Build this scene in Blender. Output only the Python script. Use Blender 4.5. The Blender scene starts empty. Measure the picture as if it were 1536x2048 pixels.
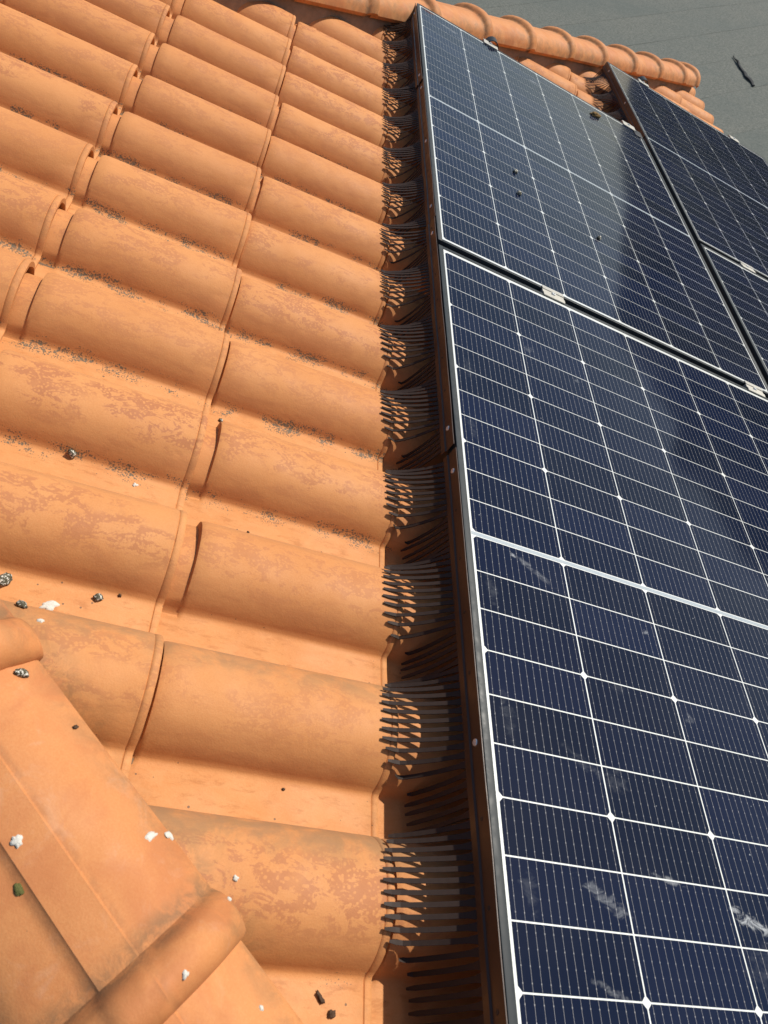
import bpy, bmesh, math, random
from mathutils import Vector, Matrix, noise
random.seed(7)
R = math.radians
sc = bpy.context.scene
COL = sc.collection
PITCH = R(20)                       # the roof slopes down towards +X by 20 degrees
M = Matrix.Rotation(PITCH, 4, 'Y')  # roof frame (down slope, along the eave, normal) -> world

# ------------------------------------------------------------------ camera, sky, sun, exposure
cam_d = bpy.data.cameras.new('camera')
cam = bpy.data.objects.new('camera', cam_d); COL.objects.link(cam)
cam_d.sensor_fit = 'HORIZONTAL'; cam_d.sensor_width = 36; cam_d.lens = 35.08
cam_d.dof.use_dof = True; cam_d.dof.focus_distance = 1.5; cam_d.dof.aperture_fstop = 15.0
cam_d.clip_start = 0.02; cam_d.clip_end = 2000
rot = Matrix(((0.895734, -0.285549, -0.340767), (-0.001057, 0.765104, -0.643906), (0.444589, 0.577129, 0.685028))).to_4x4()
cam.matrix_world = M @ Matrix.Translation((-0.5645, -1.6361, 0.8051)) @ rot
sc.camera = cam

sun_dir = (M.to_3x3() @ Vector((0.41, 0.32, 1.0))).normalized()   # towards the sun
elev = math.asin(sun_dir.z); azim = math.atan2(sun_dir.x, sun_dir.y)
world = bpy.data.worlds.new('World'); sc.world = world; world.use_nodes = True
wn = world.node_tree.nodes; wl = world.node_tree.links
sky = wn.new('ShaderNodeTexSky'); sky.sky_type = 'NISHITA'; sky.sun_disc = False
sky.sun_elevation = elev; sky.sun_rotation = azim; sky.air_density = 1.1; sky.dust_density = 1.25
wn['Background'].inputs['Strength'].default_value = 0.10
wl.new(sky.outputs[0], wn['Background'].inputs[0])
sd = bpy.data.lights.new('sun', 'SUN'); sd.energy = 4.8; sd.angle = R(0.53); sd.color = (1.0, 0.94, 0.84)
sun = bpy.data.objects.new('sun', sd); COL.objects.link(sun)
sun.rotation_euler = (-sun_dir).to_track_quat('-Z', 'Y').to_euler()
vs = sc.view_settings
vs.view_transform = 'Standard'; vs.look = 'None'; vs.gamma = 1.0; vs.use_curve_mapping = False; vs.exposure = 0.06

# ------------------------------------------------------------------ helpers
def link(o, parent=None):
    COL.objects.link(o)
    if parent is not None: o.parent = parent
    return o

def mesh_from(name, verts, faces, mat=None, smooth=None, mats=None):
    me = bpy.data.meshes.new(name)
    me.from_pydata([tuple(v) for v in verts], [], faces)
    me.validate(); me.update()
    if mat: me.materials.append(mat)
    for m in mats or (): me.materials.append(m)
    bm = bmesh.new(); bm.from_mesh(me)
    bmesh.ops.recalc_face_normals(bm, faces=bm.faces); bm.to_mesh(me); bm.free()
    if smooth is not None:
        for p in me.polygons: p.use_smooth = True
        me.set_sharp_from_angle(angle=R(smooth))
    return me

def obj(name, me, parent=None, mw=None, loc=None):
    o = bpy.data.objects.new(name, me); link(o, parent)
    if mw is not None: o.matrix_world = mw
    if loc is not None: o.location = loc
    return o

def empty(name, mw=None, parent=None):
    o = bpy.data.objects.new(name, None); o.empty_display_size = 0.05; link(o, parent)
    if mw is not None: o.matrix_world = mw
    return o

def tag(o, label=None, cat=None, group=None, kind=None):
    for k, v in (('label', label), ('category', cat), ('group', group), ('kind', kind)):
        if v: o[k] = v
    return o

def box_data(x0, x1, y0, y1, z0, z1, off=0):
    v = [(x0, y0, z0), (x1, y0, z0), (x1, y1, z0), (x0, y1, z0), (x0, y0, z1), (x1, y0, z1), (x1, y1, z1), (x0, y1, z1)]
    f = [(0, 3, 2, 1), (4, 5, 6, 7), (0, 1, 5, 4), (1, 2, 6, 5), (2, 3, 7, 6), (3, 0, 4, 7)]
    return v, [tuple(i + off for i in q) for q in f]

def boxes_mesh(name, boxes, mat, bevel=0.0):
    V, F = [], []
    for b in boxes:
        v, f = box_data(*b, off=len(V)); V += v; F += f
    me = mesh_from(name, V, F, mat)
    if bevel:
        bm = bmesh.new(); bm.from_mesh(me)
        bmesh.ops.bevel(bm, geom=list(bm.edges), offset=bevel, segments=2, profile=0.5, affect='EDGES')
        bm.to_mesh(me); bm.free()
        for p in me.polygons: p.use_smooth = True
        me.set_sharp_from_angle(angle=R(50))
    return me

def P(u, v, w):                      # roof coordinates: u down the slope, v towards the viewer, w into the roof
    return Vector((u, -v, -w))

# ------------------------------------------------------------------ node helpers
class NT:
    def __init__(self, name):
        self.m = bpy.data.materials.new(name); self.m.use_nodes = True
        self.t = self.m.node_tree; self.n = self.t.nodes
        self.b = self.n['Principled BSDF']; self.out = self.n['Material Output']
    def set(self, sock, val):
        if val is None: return
        if isinstance(val, bpy.types.NodeSocket): self.t.links.new(val, sock)
        else:
            if isinstance(val, tuple) and len(val) == 3 and sock.type == 'RGBA': val = (*val, 1)
            sock.default_value = val
    def math(self, op, a, b=None, c=None, clamp=False):
        n = self.n.new('ShaderNodeMath'); n.operation = op; n.use_clamp = clamp
        for i, x in enumerate((a, b, c)): self.set(n.inputs[i], x)
        return n.outputs[0]
    def vmath(self, op, a, b=None):
        n = self.n.new('ShaderNodeVectorMath'); n.operation = op
        self.set(n.inputs[0], a); self.set(n.inputs[1], b)
        return n.outputs[0]
    def mix(self, f, a, b, mode='MIX'):
        n = self.n.new('ShaderNodeMix'); n.data_type = 'RGBA'; n.blend_type = mode
        self.set(n.inputs[0], f); self.set(n.inputs[6], a); self.set(n.inputs[7], b)
        return n.outputs[2]
    def noise(self, vec, scale, detail=3, rough=0.5, dist=0.0, w=None):
        n = self.n.new('ShaderNodeTexNoise')
        if w is not None: n.noise_dimensions = '4D'; self.set(n.inputs['W'], w)
        self.set(n.inputs['Vector'], vec); n.inputs['Scale'].default_value = scale
        n.inputs['Detail'].default_value = detail; n.inputs['Roughness'].default_value = rough
        n.inputs['Distortion'].default_value = dist
        return n.outputs[0]
    def voronoi(self, vec, scale, feature='F1', out=0, rnd=1.0):
        n = self.n.new('ShaderNodeTexVoronoi'); n.feature = feature
        self.set(n.inputs['Vector'], vec); n.inputs['Scale'].default_value = scale
        n.inputs['Randomness'].default_value = rnd
        return n.outputs[out]
    def ramp(self, x, lo, hi, a=0.0, b=1.0):       # smooth step
        n = self.n.new('ShaderNodeMapRange'); n.interpolation_type = 'SMOOTHSTEP'
        self.set(n.inputs[0], x)
        for i, q in enumerate((lo, hi, a, b)): self.set(n.inputs[i + 1], q)
        return n.outputs[0]
    def coord(self, which='Object', o=None):
        n = self.n.new('ShaderNodeTexCoord')
        if o is not None: n.object = o
        return n.outputs[which]
    def sep(self, v):
        n = self.n.new('ShaderNodeSeparateXYZ'); self.set(n.inputs[0], v); return n.outputs
    def comb(self, x=0.0, y=0.0, z=0.0):
        n = self.n.new('ShaderNodeCombineXYZ')
        for i, q in enumerate((x, y, z)): self.set(n.inputs[i], q)
        return n.outputs[0]
    def rand(self):
        return self.n.new('ShaderNodeObjectInfo').outputs['Random']
    def bump(self, h, strength=0.3, dist=0.002):
        n = self.n.new('ShaderNodeBump'); n.inputs['Strength'].default_value = strength
        n.inputs['Distance'].default_value = dist
        self.set(n.inputs['Height'], h); self.t.links.new(n.outputs[0], self.b.inputs['Normal'])
    def p(self, **k):
        for a, v in k.items(): self.set(self.b.inputs[a.replace('_', ' ')], v)
        return self.m

# the roof root comes first: materials that carry wear with a place of its own use its frame
roof = empty('tiled_roof', M)
tag(roof, 'pitched roof of orange clay barrel tiles around the dark solar panels', 'roof')

# ------------------------------------------------------------------ materials
def clay(name, cap=False):
    t = NT(name)
    oc = t.coord('Object'); rnd = t.rand()
    wv = t.math('MULTIPLY', rnd, 53.0)
    xyz = t.sep(oc)
    s = t.math('MULTIPLY', xyz[1], -1.0)
    rc = t.sep(t.coord('Object', roof)); rv = t.math('MULTIPLY', rc[1], -1.0); ru = rc[0]
    base = t.mix(t.ramp(t.noise(oc, 7.0, 3, 0.5, 0.4, wv), 0.32, 0.68), (0.530, 0.208, 0.064) if not cap else (0.505, 0.190, 0.064), (0.590, 0.254, 0.088) if not cap else (0.55, 0.222, 0.080))
    base = t.mix(t.math('MULTIPLY', t.ramp(t.noise(oc, 26.0, 4, 0.6, 0.3, wv), 0.45, 0.75), 0.40), base, (0.49, 0.190, 0.062))
    # whole-tile tint from the firing
    rnd2 = t.math('FRACT', t.math('MULTIPLY', rnd, 17.3))
    base = t.mix(t.math('MULTIPLY', rnd, 0.42), base, (0.48, 0.185, 0.060))
    base = t.mix(t.math('MULTIPLY', rnd2, 0.30), base, (0.61, 0.270, 0.096))
    # fine sandy grain
    gr = t.noise(oc, 420.0, 2, 0.6)
    base = t.mix(t.ramp(gr, 0.3, 0.75, 0.0, 0.26), base, (0.64, 0.315, 0.125))
    base = t.mix(t.ramp(t.noise(oc, 900.0, 2, 0.6), 0.55, 0.8, 0.0, 0.30), base, (0.36, 0.135, 0.045))
    if not cap:
        # lacy red-brown weathering that runs along the crown of each barrel
        ocs = t.vmath('MULTIPLY', oc, (0.55, 1.0, 1.0))
        n1 = t.noise(ocs, 48.0, 9, 0.72, 0.9, wv)
        lace = t.ramp(n1, 0.475, 0.52)
        cells = t.voronoi(t.vmath('ADD', oc, t.comb(wv, wv, 0.0)), 190.0, 'SMOOTH_F1')
        lace = t.math('MULTIPLY', lace, t.ramp(cells, 0.20, 0.40, 0.05, 1.0))
        big = t.ramp(t.noise(t.vmath('MULTIPLY', oc, (0.6, 1.0, 1.0)), 10.0, 3, 0.6, 0.5, wv), 0.40, 0.50)
        band = t.math('MULTIPLY', t.ramp(s, -0.062, -0.02), t.ramp(s, 0.075, 0.035))
        amt = t.math('MULTIPLY', t.math('MULTIPLY', t.math('MULTIPLY', lace, big), band), t.math('MULTIPLY_ADD', rnd2, 0.9, 0.45))
        base = t.mix(t.math('MULTIPLY', amt, 0.66), base, (0.40, 0.150, 0.062))
        # thin rim mark of the moulding near the lower end
        # patchy darker red band along the foot of the barrel
        foot = t.math('MULTIPLY', t.ramp(s, 0.045, 0.066), t.ramp(s, 0.09, 0.074))
        fr = t.ramp(t.noise(t.vmath('MULTIPLY', oc, (0.3, 1.0, 1.0)), 34.0, 5, 0.65, 0.6, wv), 0.44, 0.6)
        base = t.mix(t.math('MULTIPLY', t.math('MULTIPLY', foot, fr), 0.30), base, (0.38, 0.13, 0.05))
        # pale mineral bloom in the pan
        pan = t.ramp(s, 0.084, 0.098)
        pn = t.ramp(t.noise(t.vmath('MULTIPLY', oc, (0.5, 1.0, 1.0)), 46.0, 5, 0.7, 0.4, wv), 0.38, 0.66)
        base = t.mix(t.math('MULTIPLY', t.math('MULTIPLY', pan, pn), 0.38), base, (0.60, 0.30, 0.125))
        rust = t.ramp(t.noise(t.vmath('MULTIPLY', oc, (0.35, 1.0, 1.0)), 75.0, 7, 0.75, 0.3, t.math('ADD', wv, 9.0)), 0.50, 0.64)
        base = t.mix(t.math('MULTIPLY', t.math('MULTIPLY', pan, rust), 0.62), base, (0.40, 0.15, 0.045))
        # dirt held along the lower lip and run-off streaks down the slope
        lip = t.math('MULTIPLY', t.ramp(xyz[0], -0.030, -0.004), t.ramp(t.noise(oc, 60.0, 5, 0.7, 0.2, wv), 0.40, 0.66))
        base = t.mix(t.math('MULTIPLY', lip, 0.35), base, (0.33, 0.155, 0.062))
        run = t.ramp(t.noise(t.vmath('MULTIPLY', oc, (0.06, 1.0, 1.0)), 120.0, 4, 0.6, 0.2, wv), 0.52, 0.75)
        base = t.mix(t.math('MULTIPLY', run, 0.22), base, (0.43, 0.165, 0.052))
        # black lichen dots collected beside the foot of the barrels, thickest in the middle of the roof
        reg = t.math('MULTIPLY', t.ramp(rv, -1.2, -0.35), t.ramp(rv, 1.15, 0.72))
        reg = t.math('MAXIMUM', reg, t.math('MULTIPLY', t.ramp(rv, 1.42, 1.47), 0.35))
        reg = t.math('MULTIPLY', reg, t.ramp(ru, 0.05, -0.12, 0.2, 1.0))
        lb = t.math('MULTIPLY', t.ramp(s, 0.074, 0.084), t.ramp(s, 0.120, 0.092))
        clump = t.ramp(t.noise(t.vmath('MULTIPLY', oc, (0.6, 1.0, 1.0)), 30.0, 3, 0.6, 0.0, wv), 0.39, 0.62)
        size = t.math('MULTIPLY', t.math('MULTIPLY', lb, reg), t.math('ADD', t.math('MULTIPLY', clump, 0.46), 0.05))
        vd = t.n.new('ShaderNodeTexVoronoi'); vd.inputs['Scale'].default_value = 260.0
        t.set(vd.inputs['Vector'], t.vmath('ADD', oc, t.comb(wv, 0.0, 0.0)))
        vr = t.sep(vd.outputs['Color'])[0]
        dots = t.ramp(t.math('SUBTRACT', t.math('MULTIPLY', size, t.math('ADD', t.math('MULTIPLY', vr, 1.3), 0.25)), vd.outputs['Distance']), 0.0, 0.05)
        v3 = t.n.new('ShaderNodeTexVoronoi'); v3.inputs['Scale'].default_value = 430.0
        t.set(v3.inputs['Vector'], t.vmath('ADD', oc, t.comb(0.0, wv, wv)))
        dots2 = t.ramp(t.math('SUBTRACT', t.math('MULTIPLY', size, t.math('MULTIPLY', t.sep(v3.outputs['Color'])[0], 1.9)), v3.outputs['Distance']), 0.0, 0.08)
        dots = t.math('MAXIMUM', dots, t.math('MULTIPLY', dots2, 0.8))
        base = t.mix(t.math('MULTIPLY', dots, 0.92), base, t.mix(vr, (0.045, 0.048, 0.042), (0.13, 0.11, 0.075)))
        # scattered tiny specks of soot in the pans
        vs2 = t.n.new('ShaderNodeTexVoronoi'); vs2.inputs['Scale'].default_value = 95.0
        t.set(vs2.inputs['Vector'], t.vmath('ADD', oc, t.comb(0.0, wv, 0.0)))
        sz = t.math('MULTIPLY', t.math('POWER', t.sep(vs2.outputs['Color'])[1], 5.0), 0.20)
        sp = t.ramp(t.math('SUBTRACT', t.math('MULTIPLY', sz, t.ramp(s, 0.06, 0.10, 0.25, 1.0)), vs2.outputs['Distance']), 0.0, 0.02)
        base = t.mix(t.math('MULTIPLY', sp, 0.8), base, (0.10, 0.07, 0.045))
        # dark grime washed along the edge of the near hip caps
        hd = t.math('ADD', t.math('MULTIPLY', t.math('ADD', ru, 0.513), 0.6887), t.math('MULTIPLY', t.math('SUBTRACT', rv, 1.437), -0.7250))
        hg = t.math('MULTIPLY', t.ramp(hd, 0.185, 0.115), t.ramp(t.noise(oc, 24.0, 6, 0.7, 0.8, wv), 0.38, 0.62))
        base = t.mix(t.math('MULTIPLY', hg, 0.75), base, (0.20, 0.115, 0.05))
        # grey-brown grime on the backs of the barrels nearest the hip
        grime = t.math('MULTIPLY', t.ramp(rv, 0.98, 1.16), t.math('MULTIPLY', t.ramp(s, -0.005, -0.05), t.ramp(t.noise(oc, 18.0, 5, 0.65, 0.6, wv), 0.36, 0.60)))
        base = t.mix(t.math('MULTIPLY', grime, 0.62), base, (0.24, 0.15, 0.075))
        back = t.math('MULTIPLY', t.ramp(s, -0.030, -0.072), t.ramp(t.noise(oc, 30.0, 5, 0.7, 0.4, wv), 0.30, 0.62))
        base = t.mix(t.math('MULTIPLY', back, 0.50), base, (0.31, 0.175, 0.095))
    else:
        # cap tiles: fine cast texture, dirt along the lower edges, lime bloom on the back
        e = t.math('ABSOLUTE', xyz[1])
        dirt = t.math('MULTIPLY', t.ramp(e, 0.070, 0.108), t.ramp(t.noise(oc, 22.0, 5, 0.7, 0.5, wv), 0.36, 0.66))
        base = t.mix(t.math('MULTIPLY', dirt, 0.60), base, (0.20, 0.115, 0.055))
        base = t.mix(t.math('MULTIPLY', t.ramp(t.noise(oc, 12.0, 4, 0.6, 0.8, wv), 0.45, 0.65), 0.50), base, (0.43, 0.145, 0.052))
        cdirt = t.math('MULTIPLY', t.math('MULTIPLY', t.ramp(xyz[0], -0.088, -0.066), t.ramp(xyz[0], -0.045, -0.060)), t.ramp(t.noise(oc, 34.0, 6, 0.7, 0.6, wv), 0.36, 0.60))
        base = t.mix(t.math('MULTIPLY', cdirt, 0.70), base, (0.17, 0.10, 0.05))
        bloom = t.ramp(t.noise(oc, 16.0, 6, 0.72, 0.9, t.math('ADD', wv, 3.0)), 0.54, 0.72)
        base = t.mix(t.math('MULTIPLY', bloom, 0.26), base, (0.58, 0.36, 0.24))
        spineline = t.math('MULTIPLY', t.ramp(t.math('ABSOLUTE', t.math('SUBTRACT', e, 0.024)), 0.007, 0.001), t.ramp(t.noise(oc, 40.0, 5, 0.7, 0.4, wv), 0.35, 0.6))
        base = t.mix(t.math('MULTIPLY', spineline, 0.45), base, (0.30, 0.125, 0.05))
        vs2 = t.n.new('ShaderNodeTexVoronoi'); vs2.inputs['Scale'].default_value = 60.0
        t.set(vs2.inputs['Vector'], t.vmath('ADD', oc, t.comb(0.0, wv, 0.0)))
        sz = t.math('MULTIPLY', t.math('POWER', t.sep(vs2.outputs['Color'])[1], 8.0), 0.10)
        base = t.mix(t.math('MULTIPLY', t.ramp(t.math('SUBTRACT', sz, vs2.outputs['Distance']), 0.0, 0.02), 0.8), base, (0.12, 0.08, 0.05))
    h = t.math('ADD', t.math('MULTIPLY', gr, 0.25), t.math('MULTIPLY', t.noise(oc, 30.0, 4, 0.6), 1.0))
    t.bump(h, 0.34, 0.0024)
    return t.p(Base_Color=base, Roughness=t.ramp(t.noise(oc, 14.0, 2), 0.3, 0.7, 0.62, 0.78), Specular_IOR_Level=0.32)

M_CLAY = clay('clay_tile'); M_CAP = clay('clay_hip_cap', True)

def dirt_layer(t, base, rough=None):
    """dust film, specks and bird smears that lie on the glass at their own places"""
    rc = t.coord('Object', roof); q = t.sep(rc)
    uv = t.comb(q[0], q[1], 0.0)
    film = t.ramp(t.noise(t.vmath('MULTIPLY', uv, (1.0, 1.6, 1.0)), 5.0, 5, 0.62, 0.6), 0.35, 0.8, 0.0005, 0.008)
    vs = t.n.new('ShaderNodeTexVoronoi'); vs.inputs['Scale'].default_value = 55.0; t.set(vs.inputs['Vector'], uv)
    sz = t.math('MULTIPLY', t.math('POWER', t.sep(vs.outputs['Color'])[0], 7.0), 0.075)
    specks = t.ramp(t.math('SUBTRACT', sz, vs.outputs['Distance']), 0.0, 0.015)
    fac = t.math('MAXIMUM', film, t.math('MULTIPLY', specks, 0.55))
    grain = t.noise(t.vmath('MULTIPLY', uv, (0.8, 1.3, 1.0)), 62.0, 7, 0.72, 0.9)
    #            u      v     length  width  angle  strength
    for (u, v, L, W, a, k) in ((0.151, 1.403, 0.060, 0.012, -28, 0.5), (0.405, 1.408, 0.045, 0.012, -12, 1.6), (0.375, 1.393, 0.012, 0.008, 0, 1.6),
                               (0.262, 1.367, 0.040, 0.006, -10, 0.8), (0.078, 0.884, 0.010, 0.006, -20, 1.7), (0.115, 0.902, 0.060, 0.009, -30, 0.45),
                               (0.34, 0.962, 0.010, 0.008, 0, 0.8), (0.39, 1.113, 0.014, 0.012, 0, 0.40), (0.247, 1.088, 0.02, 0.014, 0, 0.12), (0.203, 1.242, 0.03, 0.02, 0, 0.15),
                               (0.15, 1.225, 0.05, 0.012, -30, 0.15), (0.33, 0.30, 0.012, 0.010, 0, 0.35), (0.207, 0.26, 0.03, 0.015, 0, 0.25), (0.13, 1.50, 0.04, 0.006, -20, 0.5),
                               (0.030, 0.42, 0.018, 0.055, 4, 0.10), (0.022, 0.60, 0.014, 0.04, 4, 0.09), (0.026, 0.967, 0.014, 0.045, 6, 0.13), (0.030, 1.18, 0.016, 0.05, 4, 0.13),
                               (0.032, 1.40, 0.018, 0.035, 4, 0.13), (0.030, -0.75, 0.02, 0.05, 4, 0.12), (0.034, -0.55, 0.02, 0.05, 4, 0.1), (0.40, 1.46, 0.06, 0.04, 20, 0.10),
                               (0.12, -1.71, 0.06, 0.012, -10, 0.8), (0.20, -1.66, 0.07, 0.01, -12, 0.6), (0.52, -1.66, 0.03, 0.012, 0, 0.9), (0.45, -1.2, 0.02, 0.02, 0, 0.3), (1.30, -2.45, 0.012, 0.012, 0, 1.2)):
        du = t.math('SUBTRACT', q[0], u); dv = t.math('ADD', q[1], v)
        c, s = math.cos(R(a)), math.sin(R(a))
        x = t.math('MULTIPLY_ADD', dv, s / L, t.math('MULTIPLY', du, c / L))
        y = t.math('MULTIPLY_ADD', dv, c / W, t.math('MULTIPLY', du, -s / W))
        r = t.math('ADD', t.math('MULTIPLY', x, x), t.math('MULTIPLY', y, y))
        g = t.ramp(t.math('MULTIPLY_ADD', t.math('SUBTRACT', 1.0, r), 0.20, t.math('MULTIPLY', grain, 0.9)), 0.50, 0.78)
        g = t.math('MULTIPLY', t.math('MULTIPLY', g, t.ramp(r, 2.2, 0.6)), k * 0.5, clamp=True)
        fac = t.math('MAXIMUM', fac, g)
    col = t.mix(fac, base, (0.50, 0.52, 0.53))
    rg = t.math('MULTIPLY_ADD', fac, 0.35, rough if rough is not None else 0.065, clamp=True)
    return col, rg, fac

def cell_mat():
    t = NT('solar_cell')
    oc = t.coord('Object'); q = t.sep(oc)
    rnd = t.rand()
    blue = t.mix(rnd, (0.0024, 0.0064, 0.0200), (0.0042, 0.0094, 0.032))
    # printed wires along the long side of the panel and their solder pads
    n = 14.0; wpitch = 0.1800 / n
    ph = t.math('FRACT', t.math('DIVIDE', t.math('ADD', q[0], 0.0900), wpitch))
    d = t.math('MULTIPLY', t.math('ABSOLUTE', t.math('SUBTRACT', ph, 0.5)), wpitch)
    wire = t.ramp(d, 0.00036, 0.00012)
    py = t.math('FRACT', t.math('DIVIDE', t.math('ADD', q[1], 0.0347), 0.01715))
    pad = t.math('MULTIPLY', t.ramp(t.math('ABSOLUTE', t.math('SUBTRACT', py, 0.5)), 0.065, 0.03), t.ramp(d, 0.0008, 0.0004))
    # soldered wire ends near the short edges are a little wider
    wire = t.math('MAXIMUM', t.math('MULTIPLY', wire, 0.58), t.math('MULTIPLY', pad, 0.70))
    base = t.mix(wire, blue, (0.42, 0.41, 0.40))
    col, rg, fac = dirt_layer(t, base)
    return t.p(Base_Color=col, Roughness=0.9, Specular_IOR_Level=0.0, Coat_Weight=1.0, Coat_Roughness=rg, Coat_IOR=1.22)

def backsheet_mat():
    t = NT('white_backsheet')
    col, rg, fac = dirt_layer(t, t.mix(0.0, (0.64, 0.66, 0.63), (0.6, 0.6, 0.6)))
    return t.p(Base_Color=col, Roughness=0.5, Coat_Weight=1.0, Coat_Roughness=rg, Coat_IOR=1.45)

def simple(name, col, rough=0.5, metal=0.0, spec=0.5, var=0.15, scale=30.0, bump=0.0):
    t = NT(name); oc = t.coord('Object')
    n = t.noise(oc, scale, 4, 0.6, 0.2)
    dark = tuple(c * (1 - var) for c in col); light = tuple(min(1, c * (1 + var)) for c in col)
    if bump: t.bump(t.noise(oc, scale * 4, 3), bump, 0.002)
    return t.p(Base_Color=t.mix(n, dark, light), Roughness=t.ramp(n, 0.3, 0.7, max(0.02, rough - 0.08), min(1, rough + 0.08)), Metallic=metal, Specular_IOR_Level=spec)

M_CELL = cell_mat(); M_BACK = backsheet_mat()
M_RIBBON = simple('silver_ribbon', (0.30, 0.35, 0.38), 0.4, 0.0, 0.5, 0.2, 300)
M_FRAME = simple('dark_anodised_frame', (0.032, 0.037, 0.039), 0.5, 0.0, 0.3, 0.3, 60)
M_ALU = simple('aluminium', (0.40, 0.385, 0.34), 0.6, 0.3, 0.4, 0.3, 90, 0.1)
M_BLACK = simple('black_plastic', (0.012, 0.012, 0.013), 0.5, 0, 0.5, 0.3)
M_STRIP = simple('brown_plastic', (0.043, 0.022, 0.0145), 0.42, 0, 0.4, 0.22, 40)
M_TOOTH = simple('dark_brown_plastic', (0.034, 0.022, 0.018), 0.62, 0, 0.15, 0.15, 40)
M_RIVET = simple('steel_rivet', (0.70, 0.70, 0.68), 0.35, 0.6, 0.5, 0.15, 500)
M_MORTAR = simple('mortar', (0.30, 0.20, 0.13), 0.9, 0, 0.2, 0.35, 40, 0.6)
M_FASCIA = simple('brown_fascia', (0.060, 0.032, 0.024), 0.5, 0, 0.4, 0.3, 12)
M_WALL = simple('house_render', (0.55, 0.50, 0.44), 0.9, 0, 0.2, 0.1, 6, 0.3)
M_WOOD = simple('roof_deck', (0.16, 0.10, 0.06), 0.8, 0, 0.2, 0.3, 9)
M_WHITE = simple('dried_white_dropping', (0.60, 0.575, 0.51), 0.9, 0, 0.1, 0.25, 240, 0.5)
M_BROWN = simple('brown_debris', (0.085, 0.050, 0.030), 0.85, 0, 0.2, 0.5, 260, 0.6)

def pellet_mat():
    t = NT('dark_pellet_with_white'); oc = t.coord('Object'); z = t.sep(oc)[2]
    n = t.noise(oc, 260.0, 4, 0.65, 0.8, t.math('MULTIPLY', t.rand(), 40.0))
    base = t.mix(t.noise(oc, 700, 2), (0.040, 0.040, 0.030), (0.12, 0.105, 0.065))
    f = t.ramp(n, 0.50, 0.60)
    t.bump(n, 0.6, 0.002)
    return t.p(Base_Color=t.mix(f, base, (0.68, 0.66, 0.58)), Roughness=0.85, Specular_IOR_Level=0.2)
M_PELLET = pellet_mat()

def felt_mat():
    t = NT('grey_roofing_felt'); oc = t.coord('Object')
    g = t.math('ADD', t.math('MULTIPLY', t.noise(oc, 24.0, 4, 0.8), 0.65), t.math('MULTIPLY', t.noise(oc, 70.0, 2, 0.7), 0.35))
    b = t.noise(oc, 0.5, 4, 0.6, 0.6, t.math('MULTIPLY', t.rand(), 20.0)); m = t.noise(oc, 4.5, 5, 0.65, 0.4)
    base = t.mix(t.ramp(g, 0.36, 0.64), (0.066, 0.074, 0.065), (0.168, 0.174, 0.150))
    base = t.mix(t.ramp(b, 0.35, 0.7, 0.0, 0.55), base, (0.080, 0.098, 0.090))
    base = t.mix(t.ramp(m, 0.4, 0.75, 0.0, 0.30), base, (0.155, 0.158, 0.138))
    t.bump(t.math('ADD', g, t.math('MULTIPLY', m, 1.5)), 0.45, 0.012)
    return t.p(Base_Color=base, Roughness=0.85, Specular_IOR_Level=0.3)
M_FELT = felt_mat()

def leaf_mat():
    t = NT('wood_foliage'); oc = t.coord('Object')
    return t.p(Base_Color=t.mix(t.ramp(t.noise(oc, 0.16, 2, 0.6), 0.35, 0.65), (0.014, 0.022, 0.010), (0.042, 0.055, 0.022)), Roughness=0.9, Specular_IOR_Level=0.1)
M_LEAF = leaf_mat()
M_GROUND = simple('dry_ground', (0.16, 0.15, 0.09), 0.95, 0, 0.1, 0.3, 0.4)

# ------------------------------------------------------------------ setting: ground, felt roof, wooded hill
me = mesh_from('ground', [(-900, -900, -6.2), (900, -900, -6.2), (900, 900, -6.2), (-900, 900, -6.2)], [(0, 1, 2, 3)], M_GROUND)
tag(obj('ground', me), kind='structure')

# low wooded rise beyond the house
V, F = [], []
NA, NR = 170, 12
for i in range(NA):
    dg_ = -70 + 150 * i / (NA - 1); a = R(dg_)
    top = 17.0 * max(0.0, min(1.0, (dg_ + 70) / 25)) * max(0.0, min(1.0, (67 - dg_) / 15)) + 1.0
    for j in range(NR):
        r = 46 + j * 4.5
        q = Vector((r * math.cos(a), r * math.sin(a), 0))
        n = noise.noise(q * 0.16) * 2.2 + noise.noise(q * 0.05) * 3.0
        V.append((q.x, q.y, -6.6 + max(0, (1 - (1 - j / (NR - 1)) ** 2) * (top + 4.5) + n * min(1, j / 3))))
for i in range(NA - 1):
    for j in range(NR - 1):
        a = i * NR + j; F.append((a, a + NR, a + NR + 1, a + 1))
me = mesh_from('wooded_hill', V, F, M_LEAF, 180)
tag(obj('wooded_hill', me), kind='structure')

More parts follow.
